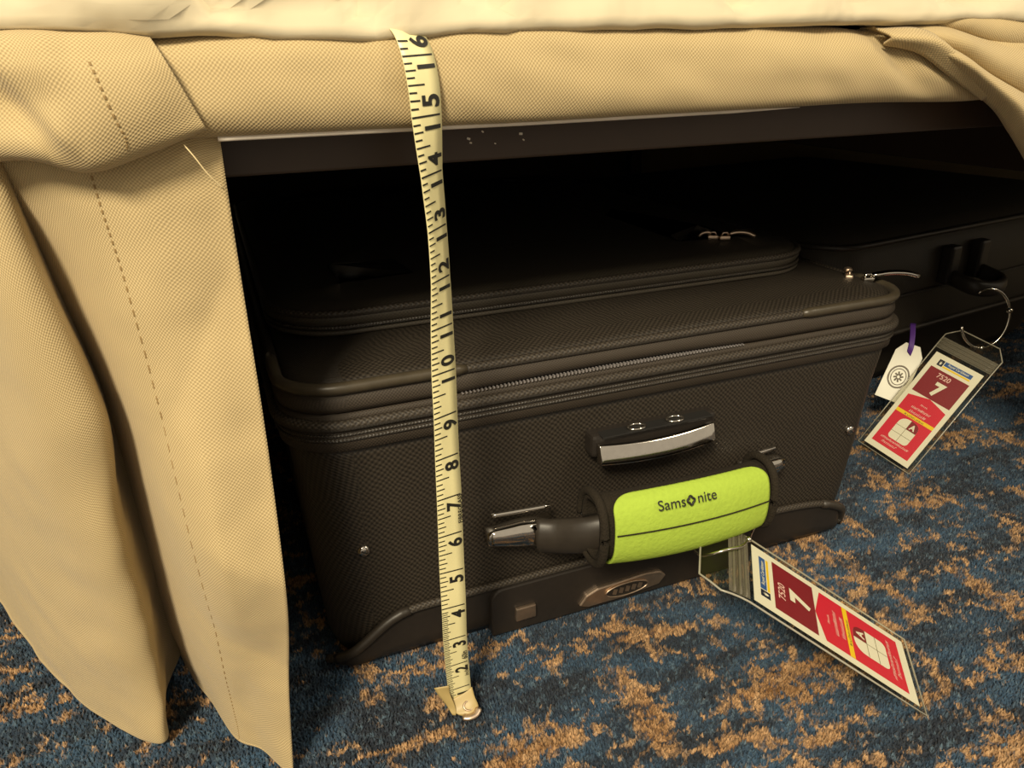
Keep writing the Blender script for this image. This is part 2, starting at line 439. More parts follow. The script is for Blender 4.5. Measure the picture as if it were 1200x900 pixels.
# ================================================================== duvet
def duvet():
    box = (-0.235, 1.31, -0.0135, 1.99)
    lay = [(0.10, .4045), (0.03, .4040), (0.012, .4025), (0.002, .4025), (-0.0020, .4050), (-0.0015, .4085), (0.0005, .413), (0.003, .419), (0.007, .427), (0.016, .437), (0.04, .450), (0.08, .462), (0.13, .476), (0.2, .487), (0.35, .495)]
    loops = []
    for (i, z) in lay:
        r = max(0.10 - i*0.3, 0.03)
        loops.append(rrect(box[0]+i, box[1]-i, box[2]+i, box[3]-i, r, z, nc=10, ns=190, ny=60))
    def wob(p):
        e = mnoise.noise(V((p.x*9, p.y*9, 2.0)))*0.0030 + mnoise.noise(V((p.x*34, p.y*34, p.z*22)))*0.0048
        cr = abs(mnoise.noise(V((p.x*17 + p.z*22, p.y*17, 5.0 + p.z*9))))
        e2 = -0.010*max(0, 0.22-cr)/0.22
        dl = (p.z - .405)*4.4 - (p.x + .125)
        e2 += 0.0045*max(0.0, min(1.0, dl/0.004))*(1.0 if p.z > .404 else .4)
        k = 1.0 if p.z > .412 else 0.25
        dip = 0.004*math.exp(-((p.x+0.03)/0.05)**2)
        lift = 0.004*max(0, min(1, (p.x-0.1)/0.15))
        hz = mnoise.noise(V((p.x*14, 7.0, 0)))*0.0022 + mnoise.noise(V((p.x*40, 3.0, 0)))*0.0012
        if p.y > 1.0: return p
        return V((p.x, p.y - (e + e2)*k*1.3, p.z + (hz - dip + lift*0.6 if p.z < .43 else hz)))
    return loft('duvet', loops, 'cotton', None, wob=wob)
dv = tag(duvet(), 'crumpled cream white cotton bedding resting on top of the bed', 'bedding')

# ================================================================== bed skirt
sk = thing('bed_skirt', 'beige woven linen bed skirt tucked up under the bedding', 'bed skirt', (-0.13, 0.02, 0))
def wr(p, a, s, seed=0.0): return mnoise.noise(V((p.x*s+seed, p.y*s, p.z*s)))*a

right_ctrl = [
 [(-.215, .03, .385), (-.170, -.002, .385), (-.132, -.006, .385), (-.0895, -.006, .3665)],
 [(-.208, .06, .345), (-.168, .012, .345), (-.132, -.008, .345), (-.0900, -.006, .345)],
 [(-.192, .085, .30), (-.163, .026, .30), (-.130, -.008, .30), (-.0905, -.005, .30)],
 [(-.178, .105, .22), (-.156, .036, .22), (-.129, -.010, .22), (-.0915, -.008, .22)],
 [(-.175, .098, .13), (-.153, .040, .13), (-.129, -.004, .13), (-.0955, -.012, .13)],
 [(-.173, .105, .06), (-.153, .055, .06), (-.132, .018, .06), (-.1025, -.006, .06)],
 [(-.171, .118, .022), (-.153, .068, .018), (-.135, .031, .012), (-.107, -.001, .008)],
 [(-.172, .121, .014), (-.154, .072, .009), (-.137, .035, .004), (-.1085, .001, .001)]]
SR0 = surf_fn(right_ctrl)
def SR(u, v):
    p = SR0(u, v)
    # triangular facet near the free edge, tilted out to catch a wedge of light
    d1 = (p.z - 0.315) - (p.x + 0.091)*1.75      # below the upper crease when negative
    peak = 0.155 + (-0.096 - p.x)*0.75
    if p.z > peak: t = max(0.0, min(1.0, -d1/ max(0.02, (0.315 + (p.x+0.091)*1.75 - peak))))
    else: t = max(0.0, 1 - (peak - p.z)/0.07)
    w = max(0.0, min(1.0, (p.x + 0.150)/0.03))
    p.y -= 0.017*t*w
    p.y += wr(p, 0.0022, 22) + wr(p, 0.0008, 70, 3)
    if p.z < .1: p.y += 0.003*math.sin(p.x*240)*(0.1-p.z)/0.1
    return p
front_panel = sheet('front_panel', SR, 70, 130, 'linen', sk)

left_ctrl = [
 [(-.150, .08, .385), (-.176, .045, .385), (-.176, .008, .385), (-.200, .030, .385), (-.214, .09, .385), (-0.230, .255, 0.385), (-0.236, .42, 0.385), (-0.246, .75, 0.385), (-0.226, 1.3, 0.385), (-0.226, 1.95, 0.385)],
 [(-.140, .10, .31), (-.170, .050, .31), (-.1705, .006, .315), (-.192, .014, .31), (-.216, .09, .31), (-0.248, .255, 0.31), (-0.262, .42, 0.31), (-0.272, .75, 0.31), (-0.252, 1.3, 0.31), (-0.252, 1.95, 0.31)],
 [(-.135, .11, .24), (-.164, .060, .24), (-.1625, .010, .250), (-.190, .018, .24), (-.226, .09, .24), (-0.268, .255, 0.24), (-0.296, .42, 0.24), (-0.306, .75, 0.24), (-0.286, 1.3, 0.24), (-0.286, 1.95, 0.24)],
 [(-.140, .13, .19), (-.168, .070, .19), (-.1655, .018, .204), (-.197, .034, .19), (-.236, .10, .19), (-0.283, .255, 0.19), (-0.315, .42, 0.19), (-0.325, .75, 0.19), (-0.305, 1.3, 0.19), (-0.305, 1.95, 0.19)],
 [(-.145, .14, .12), (-.170, .080, .12), (-.170, .030, .137), (-.200, .048, .12), (-.244, .12, .12), (-0.297, .255, 0.12), (-0.335, .42, 0.12), (-0.345, .75, 0.12), (-0.325, 1.3, 0.12), (-0.325, 1.95, 0.12)],
 [(-.150, .15, .06), (-.174, .085, .05), (-.1740, .045, .056), (-.205, .064, .05), (-.250, .132, .05), (-0.306, .255, 0.05), (-0.350, .42, 0.05), (-0.360, .75, 0.05), (-0.340, 1.3, 0.05), (-0.340, 1.95, 0.05)],
 [(-.155, .155, .022), (-.178, .09, .016), (-.1815, .047, .010), (-.207, .072, .010), (-.250, .138, .010), (-0.309, .255, 0.01), (-0.358, .42, 0.01), (-0.368, .75, 0.01), (-0.348, 1.3, 0.01), (-0.348, 1.95, 0.01)],
 [(-.155, .155, .018), (-.179, .09, .010), (-.1825, .049, .003), (-.2085, .075, .002), (-.250, .137, .002), (-0.311, .255, 0.002), (-0.360, .42, 0.002), (-0.370, .75, 0.002), (-0.350, 1.3, 0.002), (-0.350, 1.95, 0.002)]]
SL0 = surf_fn(left_ctrl)
def SL(u, v):
    uu = u*u*0.55 + u*0.45        # more columns near the fold
    p = SL0(uu, v)
    k = min(1.0, v*1.5)
    p.x += wr(p, 0.005, 14, 9)*k + wr(p, 0.0018, 45, 4)*k
    p.y += wr(p, 0.003, 20, 1)*k
    return p
side_panel = sheet('side_panel', SL, 130, 110, 'linen', sk)

flap_ctrl = [
 [(-0.2020, 1.90, .4045), (-0.2020, .60, .4045), (-0.2000, .17, .4045), (-0.1842, 0.0608, .4045), (-.165, .03, .4045), (-.138, .03, .4045), (-.120, .03, .4045), (-.1105, .025, .4045)],
 [(-0.2360, 1.90, .404), (-0.2360, .60, .404), (-0.2340, .17, .404), (-0.2114, 0.0336, .404), (-.160, -.008, .4035), (-.135, -.009, .404), (-.120, -.010, .4035), (-.1095, -.008, .4025)],
 [(-0.2460, 1.90, .394), (-0.2460, .60, .394), (-0.2440, .17, .394), (-0.2194, 0.0256, .394), (-.158, -.020, .393), (-.134, -.023, .394), (-.118, -.023, .3945), (-.1055, -.0195, .395)],
 [(-0.2480, 1.90, .380), (-0.2480, .60, .380), (-0.2460, .17, .380), (-0.2210, 0.0240, .380), (-.158, -.018, .379), (-.134, -.0275, .381), (-.116, -.027, .383), (-.1010, -.021, .3845)],
 [(-0.2480, 1.90, .366), (-0.2480, .60, .366), (-0.2460, .17, .366), (-0.2210, 0.0240, .366), (-.160, -.022, .3665), (-.136, -.027, .366), (-.115, -.026, .371), (-.0965, -.0205, .3735)],
 [(-0.2420, 1.90, .356), (-0.2420, .60, .356), (-0.2400, .17, .356), (-0.2162, 0.0288, .356), (-.162, -.017, .3605), (-.139, -.021, .3555), (-.116, -.021, .3618), (-.0945, -.019, .3685)],
 [(-0.2270, 1.90, .353), (-0.2270, .60, .353), (-0.2250, .17, .353), (-0.2042, 0.0408, .353), (-.163, -.004, .3605), (-.140, -.006, .3555), (-.116, -.007, .361), (-.0955, -.011, .3685)],
 [(-0.2120, 1.90, .364), (-0.2120, .60, .364), (-0.2100, .17, .364), (-0.1922, 0.0528, .364), (-.164, .010, .368), (-.140, .010, .365), (-.117, .008, .368), (-.0975, .004, .3705)]]
SF0 = surf_fn(flap_ctrl)
SIDE = [False]
def SF(u, v):
    p = SF0(u if u < 0 else (3 + 4*u)/7 if not SIDE[0] else u*3/7, v)
    # soft crease running down to the lowest point of the fold
    d = ((p.z - 0.383) + (p.x + 0.160)*1.35)
    if 0.15 < v < 0.85: p.y += 0.005*math.exp(-(d/0.006)**2)*max(0, min(1, (-0.133-p.x)/0.015)) + 0.004*(1 if d < 0 else 0)*max(0, min(1, -d/0.006))*max(0, min(1, (-0.135-p.x)/0.015))
    p.y += wr(p, 0.0015, 40, 5)
    return p
fold_flap = sheet('folded_flap', SF, 110, 70, 'linen', sk)
SIDE[0] = True
sheet('folded_flap', SF, 60, 40, 'linen', sk)
SIDE[0] = False

# the long tucked strip
def ST(u, v):
    x = -.135 + u*(.40+.135)
    prof = [V((0, .045, .4035)), V((0, .012, .4045)), V((0, -.0045, .4035)), V((0, -.0135, .3965)), V((0, -.0165, .386)), V((0, -.0160, .376)), V((0, -.0130, .3675)), V((0, -.0075, .3645)), V((0, .004, .3655)), V((0, .018, .3695))]
    q = cr1(prof, v)
    zz = q.z
    k = max(0, min(1, (zz-.366)/.02))
    zz += k*(0.0022*math.sin(x*14+0.6) + 0.0016*mnoise.noise(V((x*12, 1, 0)))) + 0.0022*max(0, (x-0.05)/0.3)*(1-k)
    zz -= 0.0025*math.exp(-((x-0.33)/0.05)**2)
    y = q.y + 0.003*mnoise.noise(V((x*9, q.z*40, 3)))*min(1, k+.3) + 0.0012*mnoise.noise(V((x*45+q.z*30, q.z*60, 8)))
    y += 0.004*math.exp(-((x-0.27-(q.z-.385)*-1.2)/0.010)**2)*k
    return V((x, y, zz))
roll = sheet('tucked_strip', ST, 200, 46, 'linen', sk)

# gathered drape at the right end
Ecur = [V(p) for p in ((.252, -.006, .4035), (.283, -.020, .3885), (.333, -.0215, .3635), (.361, -.020, .3455), (.392, -.018, .325), (.47, -.014, .27), (.56, -.006, .15), (.61, 0, .012))]
Tcur = [V(p) for p in ((.256, .010, .4065), (.300, -.002, .4105), (.345, -.004, .4105), (.39, -.004, .411), (.45, -.004, .410), (.60, -.006, .40), (.85, -.004, .22), (1.24, .0, .012))]
def SD(u, v):
    # u along the fall, v across from the lower edge to the upper one
    a = cr1(Ecur, u); b = cr1(Tcur, u)
    p = a.lerp(b, v)
    amp = 0.012*min(1.0, u*5)
    ph = v*2.6 + 0.25*math.sin(u*5)
    w = abs(math.sin(math.pi*ph))
    p.y -= amp*(w**0.7) * (1 - 0.5*v)
    if v < 0.08: p.y += 0.012*(1 - v/0.08)**2
    p.y += wr(p, 0.0018, 35, 2)
    return p
drape = sheet('gathered_drape', SD, 130, 90, 'linen', sk)
SQ0 = surf_fn([[(1.250, .0, .40), (1.250, .7, .40), (1.250, 1.3, .40), (1.250, 1.97, .40)], [(1.262, .0, .2), (1.256, .7, .2), (1.262, 1.3, .2), (1.256, 1.97, .2)], [(1.275, .0, .003), (1.265, .7, .003), (1.275, 1.3, .003), (1.265, 1.97, .003)]])
sheet('side_panel', SQ0, 40, 12, 'linen', sk)  # unseen right side of the skirt, added to keep the under-bed space dark
# small pointed tuck beside the gather
tk = surf_fn([[(.250, -.010, .4025), (.275, -.016, .4020), (.296, -.018, .3925), (.326, -.018, .3690)],
              [(.251, -.020, .3985), (.276, -.0275, .3955), (.300, -.0275, .3835), (.328, -.023, .3670)],
              [(.252, -.014, .3950), (.272, -.0195, .3905), (.297, -.0205, .3785), (.329, -.019, .3645)]])
sheet('tuck_fold', tk, 30, 12, 'linen', sk)

# white selvedge under the strip
tube('selvedge', [(-.0905 + .30*i/40, -.0088 + .004*(i/40), .3634 + 0.0017*max(0, (-.0905+.30*i/40-.05)/.3)) for i in range(41)], [0.0011*(1 if i < 34 else (41-i)/7) for i in range(41)], 'pipingwhite', sk, 8)

# stitch rows (pressed needle holes with thread)
def stitches(name, S, pts, n, size, offy):
    verts = []; faces = []
    for i in range(n):
        t = i/(n-1)
        q = cr1([V((a, b, 0)) for a, b in pts], t); q2 = cr1([V((a, b, 0)) for a, b in pts], min(1, t+0.5/n))
        p = S(q.x, q.y) + V(offy); d = (S(q2.x, q2.y) + V(offy) - p) * 1.1
        s = V((1, 0, 0))*size; o = V((0, -1, 0))*size*0.5
        b0 = len(verts)
        verts += [p - s, p + s, p + s + d, p - s + d, p + o + d*0.3, p + o + d*0.7]
        faces += [(b0, b0+1, b0+4), (b0+1, b0+2, b0+5, b0+4), (b0+2, b0+3, b0+5), (b0+3, b0, b0+4, b0+5)]
    o = mesh(name, verts, faces, 'stitch', sk, smooth=False); o['kind'] = 'stuff'
    return o
stitches('stitching', SR, [(.60, .12), (.61, .3), (.62, .5), (.63, .72), (.66, .85), (.66, .99)], 78, 0.00042, (0, -.0009, 0))
stitches('stitching', SF, [(.56, .30), (.60, .45), (.655, .60), (.66, .66)], 15, 0.00045, (0, -.0009, 0))
# loose thread hanging from the hem
tube('loose_thread', crs([(-.1035, -.0175, .3625), (-.1005, -.0195, .358), (-.0965, -.0195, .351), (-.0915, -.0175, .3445)], 16), 0.00028, 'thread', sk, 6)
# hem fold lines on the lower edges
tube('hem_cord', [SR(i/40, 0.93) + V((0, -.0007, 0)) for i in range(0, 41)], 0.0004, 'linen', sk, 6)

# ================================================================== the main suitcase
case = thing('suitcase', 'black nylon suitcase lying flat with a lime green handle wrap', 'suitcase', (0.16, 0.37, 0))
BX0, BX1, BY0, BY1 = -.085, .407, .052, .715
def ring(z, i, r=.042, x0=0, x1=0, y0=0, **k): return rrect(BX0+i+x0, BX1-i-x1, BY0+i+y0, BY1-i, max(r-i, .006), z, **k)
body = aspart(loft('body', [ring(.004, .035, .05), ring(.008, .020, .045, 0, .012), ring(.02, .016, .045, 0, .010), ring(.045, .014, .044, 0, .008), ring(.09, .0115, .044, 0, .005), ring(.14, .0095, .044, 0, .002), ring(.170, .0075), ring(.177, .0070), ring(.180, .016)], 'nylon', case))
# lower bumper panel with curved top seam
seam = [(-.0735, .0035), (-.066, .010), (-.050, .022), (-.024, .0395), (.009, .042), (.047, .0425), (.13, .0425), (.23, .0425), (.29, .0425), (.340, .038), (.368, .027), (.3785, .012), (.379, .004)]
sp_ = crs([(x, 0, z) for x, z in seam], 60)
def face_y(x, z):
    y = .0685 - .0085*min(1, z/.18)
    for (xe, s) in ((-.074, 1), (.385, -1)):
        d = (x - xe)*s
        if d < .022: y += .016*((.022-d)/.022)**2
    return y
verts = []; faces = []; nz_ = 6
for i, p in enumerate(sp_):
    for j in range(nz_+1):
        z = p.z*j/nz_
        verts.append((p.x, face_y(p.x, z) - .0030 + (.004 if j == 0 else 0), z + .0015))
for i in range(len(sp_)-1):
    for j in range(nz_):
        a = i*(nz_+1)+j; faces.append((a, a+nz_+1, a+nz_+2, a+1))
bump = mesh('base_bumper', verts, faces, 'plastic', case)
md = bump.modifiers.new('s', 'SOLIDIFY'); md.thickness = .003; md.offset = -1
tube('base_piping', [(p.x, face_y(p.x, p.z) - .0035, p.z+.001) for p in sp_], .0030, 'cord', case, 10)
tube('corner_guard', [(p.x, face_y(p.x, p.z) - .0038, p.z+.001) for p in sp_[4:17]], .0035, 'rubber_dark', case, 10)
tube('corner_guard', [(p.x, face_y(p.x, p.z) - .0038, p.z+.001) for p in sp_[45:59]], .0038, 'rubber_dark', case, 10)

# expansion zipper band and the main zipper above it
loft('expansion_band', [ring(.1755, .0062), ring(.1775, .0030), ring(.1840, .0028), ring(.1900, .0030), ring(.1915, .0062)], 'tapeband', case, False, False)
tube('expansion_coil', [p for p in ring(.1850, .0026)], .0012, 'coil', case, 6, True)
tube('expansion_coil', [p for p in ring(.1882, .0028)], .0011, 'coil', case, 6, True)
tube('lower_piping', ring(.1945, .0028), .0036, 'cord', case, 10, True)
loft('zipper_recess', [ring(.192, .012), ring(.199, .010), ring(.210, .011)], 'dark', case, False, False)
loft('lower_zipper_tape', [ring(.1960, .0045), ring(.1990, .0038), ring(.2010, .0060), ring(.2012, .0100)], 'tapeband', case, False, False)
# upper flap: lifted a little along the front where the teeth show
def flap_ring(z, i):
    out = []
    for p in ring(z, i, ns=60):
        q = p.copy()
        if q.y < .09:
            t = max(0.0, 1 - abs((q.x - .135)/.115)**2)
            q.z += .0026*t*(1 if z < .207 else .3)
        out.append(q)
    return out
loft('upper_zipper_tape', [flap_ring(.2012, .0100), flap_ring(.2020, .0050), flap_ring(.2060, .0036), flap_ring(.2110, .0048), flap_ring(.2150, .0075)], 'tapeband', case, False, False)
tv = []; tf = []
nt_ = 82
for i in range(nt_):
    x = .028 + i*.0026
    for (dz, sft) in ((0.0, 0.0),):
        t = max(0.0, 1 - abs((x-.135)/.115)**2)
        z = .2014 + .0012*t; y = BY0 + .0045
        b0 = len(tv)
        for (a, b_, c_) in ((-1, -1, -1), (1, -1, -1), (1, 1, -1), (-1, 1, -1), (-1, -1, 1), (1, -1, 1), (1, 1, 1), (-1, 1, 1)):
            tv.append((x + a*.00052, y + b_*.0012, z + c_*(.0002 + .0008*t)))
        tf += [tuple(b0+k for k in f) for f in ((0, 3, 2, 1), (4, 5, 6, 7), (0, 1, 5, 4), (1, 2, 6, 5), (2, 3, 7, 6), (3, 0, 4, 7))]
zt = mesh('zipper_teeth', tv, tf, 'teeth', case, smooth=False); zt['kind'] = 'stuff'
tube('lid_piping', ring(.2165, .0070), .0031, 'cord', case, 10, True)
# lid with a gently crowned top
def lid_wob(p):
    return V((p.x, p.y, p.z + 0.0012*mnoise.noise(V((p.x*9, p.y*9, 1)))))
loft('lid', [ring(.2140, .0095), ring(.2180, .0110), ring(.2205, .0170), ring(.2225, .030), ring(.2245, .050), ring(.2260, .08), ring(.2275, .14)], 'nylon', case, True, False, lid_wob)
R1 = ring(.2172, .0058, nc=14, ns=60, ny=60)
n1 = len(R1)
# guards: walk along the loop (front 0..60, right corner, ...; left corner last)
def gtube(path): return tube('corner_guard', path, [.0026]+[.0038]*(len(path)-2)+[.0026], 'rubber', case, 12)
gtube([p for p in R1[49:60]] + R1[60:78])
gtube(R1[n1-18:] + R1[0:12])
# pocket on the lid
PX0, PX1, PY0, PY1 = -.078, .373, .124, .66
def pr(z, i, r=.055): return rrect(PX0+i, PX1-i, PY0+i, PY1-i, r-i, z, nc=12)
pocket = aspart(loft('front_pocket', [pr(.2240, .006), pr(.2275, .0035), pr(.2300, .0050), pr(.2325, .0030), pr(.2360, .0010), pr(.2395, .0020), pr(.2425, .0065), pr(.2450, .020), pr(.2475, .05), pr(.249, .11)], 'nylon_fine', case, True, False, lid_wob))
tube('pocket_coil', pr(.2312, .0022), .0014, 'coil', case, 6, True)
tube('pocket_piping', pr(.2405, .0030), .0028, 'cord', case, 10, True)
tube('pocket_piping', pr(.2275, .0030), .0018, 'nylon_fine', case, 8, True)
# zipper sliders and pulls
def slider(x, y, z, ang, m='chrome', L=.026):
    R = Matrix.Rotation(ang, 3, 'Z')
    def T(a): return V((x, y, z)) + R @ V(a)
    s = aspart(block('zipper_slider', x, y, z, .009, .006, .0035, m, case, .0012, R))
    tube('slider_bridge', [T((-.003, 0, .001)), T((-.0015, 0, .0042)), T((.002, 0, .0042)), T((.0035, 0, .001))], .0010, m, s, 8)
    tube('zipper_pull', crs([T((.003, 0, .0032)), T((L*.4, .0005, .0045)), T((L*.75, .0005, .0035)), T((L, 0, .0005))], 14), [.0013]+[.0020]*12+[.0016], m, s, 8, flat=1.6)
slider(.385, .092, .2235, -.25, 'chrome', .044)
slider(.377, .104, .2240, .9, 'bronze', .012)
slider(.302, .172, .2500, -.35, 'bronze', .026)
slider(.296, .180, .2495, 2.6, 'bronze', .012)

# face screws
for (x, z) in ((-.0425, .099), (.362, .105)):
    y = face_y(x, z) - .0012
    bm = bmesh.new(); bmesh.ops.create_uvsphere(bm, u_segments=14, v_segments=8, radius=.0042)
    bmesh.ops.scale(bm, vec=(1, .5, 1), verts=bm.verts); bmesh.ops.translate(bm, vec=(x, y, z), verts=bm.verts)
    me = bpy.data.meshes.new('screw'); bm.to_mesh(me); bm.free(); s = aspart(link('screw', me, 'chrome', case))
    block('screw_slot', x, y-.0019, z, .0045, .0008, .0009, 'dark', s, .0002, Matrix.Rotation(.6, 3, 'Y'))

# pull-out handle housing
tray = aspart(block('handle_tray', .1660, .0565, .1475, .100, .014, .017, 'plastic', case, .003))
block('tray_floor', .1660, .0500, .1555, .088, .010, .0012, 'dark', tray, .0004)
for x in (.150, .181):
    tube('latch_button', [V((x + .0062*math.cos(a), .0495 + .0040*math.sin(a), .1570)) for a in [2*math.pi*k/20 for k in range(20)]], .0011, 'chrome', tray, 8, True)
bar = []
for i in range(25):
    t = i/24*2-1
    bar.append(V((.1655 + t*.046, .0445 - .0035*(1-t*t), .1435 - .0018*(1-t*t))))
verts = []; faces = []
prof = [(.004, .0066), (.0012, .0068), (.0000, .0056), (-.0018, 0), (-.0034, -.0050), (-.0026, -.0070), (.004, -.0072)]
for p in bar:
    for (dy, dz) in prof: verts.append(p + V((0, dy, dz)))
k = len(prof)
for i in range(24):
    for j in range(k-1): faces.append((i*k+j, i*k+j+1, (i+1)*k+j+1, (i+1)*k+j))
faces += [tuple(range(k)), tuple(24*k+j for j in reversed(range(k)))]
gb = fixn(mesh('grip_bar', verts, faces, 'chrome', case))
md = gb.modifiers.new('b', 'BEVEL'); md.width = .0006; md.segments = 2

# skid plate with badge at the foot of the case
def skid():
    y0 = .0590
    pts = []
    x0, x1, z0, z1, r = .0425, .272, .001, .0415, .010
    pts = [(x0, z0), (x0, z1-r)] + [(x0+r-r*math.cos(a), z1-r+r*math.sin(a)) for a in [math.pi/2*k/6 for k in range(1, 7)]] + [(x1-r+r*math.sin(a), z1-r+r*math.cos(a)) for a in [math.pi/2*k/6 for k in range(0, 7)]] + [(x1, z0)]
    o = extrude_poly('skid_plate', [(x, y0, z) for x, z in pts], (0, .0095, 0), 'plastic', case)
    md = o.modifiers.new('b', 'BEVEL'); md.width = .0012; md.segments = 2; md.limit_method = 'ANGLE'
    return o
skp = aspart(skid())
block('chrome_clip', .0685, .0578, .0165, .016, .003, .0115, 'bronze', skp, .001)
hexa = [(.112, .0085), (.118, .0165), (.128, .0205), (.170, .0225), (.183, .0205), (.188, .0155), (.182, .0085), (.150, .0055), (.120, .0055)]
bd = extrude_poly('badge', [(x, .0560, z) for x, z in hexa], (0, .004, 0), 'bronze', skp)
md = bd.modifiers.new('b', 'BEVEL'); md.width = .001; md.segments = 2
el = [V((.1525 + .0185*math.cos(a), .0555, .0137 + .0056*math.sin(a))) for a in [2*math.pi*k/28 for k in range(28)]]
extrude_poly('badge_oval', el, (0, .002, 0), 'plastic', skp)
tube('badge_rim', [p - V((0, .0002, 0)) for p in el], .0006, 'bronze', skp, 6, True)
for i, x in enumerate((.142, .1475, .153, .1585, .164)):
    block('badge_mark', x, .0552, .0137, .0034, .0006, .0046, 'bronze', skp, .0002, Matrix.Rotation(.3, 3, 'Y'))

# carry handle: end mounts and strap
def mount(xs, parent):
    """chrome end cap of the handle, narrowing towards its outer end"""
    x_out, x_in, z, y = xs
    secs = []
    for t in (0, .12, .5, 1.0):
        x = x_out + (x_in-x_out)*t; h = .0062 + .0052*min(1, t*1.3); d = .0060 + .0035*t
        yc = y - .004*t; zc = z - .002*t
        secs.append([V((x, yc + d*math.cos(a), zc + h*math.copysign(abs(math.sin(a))**.6, math.sin(a)))) for a in [2*math.pi*k/16 for k in range(16)]])
    verts = [p for s in secs for p in s]; faces = []
    for i in range(3):
        for k in range(16): faces.append((i*16+k, i*16+(k+1) % 16, (i+1)*16+(k+1) % 16, (i+1)*16+k))
    faces += [tuple(range(16)), tuple(48+k for k in reversed(range(16)))]
    return fixn(mesh('handle_mount', verts, faces, 'chrome', parent))
handle = aspart(tube('carry_strap', crs([(.072, .042, .0935), (.084, .034, .0945), (.100, .018, .102), (.125, .009, .108), (.165, .007, .110), (.205, .009, .109), (.232, .020, .106), (.246, .038, .099), (.254, .046, .097)], 40), .0132, 'rubber_dark', case, 14, flat=.55, up=V((0, .0, 1))))
mount((.037, .0815, .0975, .048), case)
mount((.283, .2430, .0985, .052), case)
tube('mount_rib', crs([(.042, .0515, .1110), (.060, .0480, .1120), (.083, .0465, .1115)], 12), .0018, 'chrome', case, 8)
tube('mount_rib', crs([(.250, .0485, .1125), (.265, .0500, .1130), (.278, .0535, .1115)], 12), .0018, 'chrome', case, 8)

# ------------------------------------------------------------------ lime handle wrap
wrap = thing('handle_wrap', 'lime green padded wrap with black binding around the suitcase handle', 'handle wrap', (.163, .004, .112))
def wrap_pt(x, a, off=0.0):
    """a: angle, 0 faces the viewer (-y), 90 deg up"""
    t = (x - .163)/.066
    yc = .0035 + .006*t*t; zc = .1120 - .0015*t
    hz = .0270 - .002*t*t; hy = .0165
    c, s = math.cos(a), math.sin(a)
    e = .80
    y = yc - (hy+off)*math.copysign(abs(c)**e, c); z = zc + (hz+off)*math.copysign(abs(s)**e, s)
    return V((x, y, z))
def wrap_sheet(name, x0f, a0, a1, off, m, nx=50, na=50, thick=.0026):
    """x0f(ta) -> (xmin,xmax) for the relative angle"""
    def S(u, v):
        xa, xb = x0f(v); a = a0 + (a1-a0)*v
        return wrap_pt(xa + (xb-xa)*u, a, off)
    o = sheet(name, S, nx, na, m, wrap, thick, 1.0)
    return o
D = math.radians
wrap_sheet('binding', lambda v: (.0955, .2275), D(178), D(-172), -.0026, 'neoprene', 40, 60, .0030)
def green_x(v):
    # rounded upper corners of the lime panel
    q = max(0.0, 1 - v/0.20); k = .016*(1 - math.sqrt(max(0, 1-q*q)))
    q2 = max(0.0, (v-.86)/.14); k2 = .012*(1 - math.sqrt(max(0, 1-q2*q2)))
    return (.1035 + k + k2, .2215 - k - k2)
wrap_sheet('lime_panel', green_x, D(78), D(-128), .0006, 'lime', 70, 70, .0020)
tube('seam_line', [wrap_pt(.1040 + .117*i/40, D(4), .0018) for i in range(41)], 0.00045, 'neoprene', wrap, 6)
tube('binding_roll', [wrap_pt(.0965, D(-172 + 350*i/60), .0002) for i in range(61)], .0030, 'neoprene', wrap, 8)
tube('binding_roll', [wrap_pt(.2265, D(-172 + 350*i/60), .0002) for i in range(61)], .0030, 'neoprene', wrap, 8)
# notched edge stitches along the top of the lime panel
nv_ = []; nf_ = []
for i in range(22):
    x = .120 + i*.0042; p = wrap_pt(x, D(78), .0030); q = wrap_pt(x+.0004, D(74), .0031)
    b0 = len(nv_); e = V((.0003, 0, 0)); nv_ += [p-e, p+e, q+e, q-e]; nf_.append((b0, b0+1, b0+2, b0+3))
o = mesh('edge_stitching', nv_, nf_, 'neoprene', wrap, smooth=False); o['kind'] = 'stuff'
md = o.modifiers.new('s', 'SOLIDIFY'); md.thickness = .0003
# lettering
def wrap_text(s, size, x, a0, bold, name='lettering', sx=1.0):
    vs, fs = text2d(s, size, bold)
    verts = []
    R = .024
    for v in vs: verts.append(wrap_pt(x + v.x*sx, a0 + v.y/R, .0030))
    return mesh(name, verts, fs, 'ink', wrap, smooth=False)
wrap_text('Sams', .0098, .1412, D(38), .00004)
wrap_text('nite', .0098, .1672, D(38), .00004)
tube('lettering_emblem', [wrap_pt(.1549 + .0023*math.cos(a)*(1+.18*math.cos(4*a)), D(37) + .0025*math.sin(a)*(1+.18*math.cos(4*a))/.024, .0030) for a in [2*math.pi*k/32 for k in range(32)]], .00075, 'ink', wrap, 6, True)

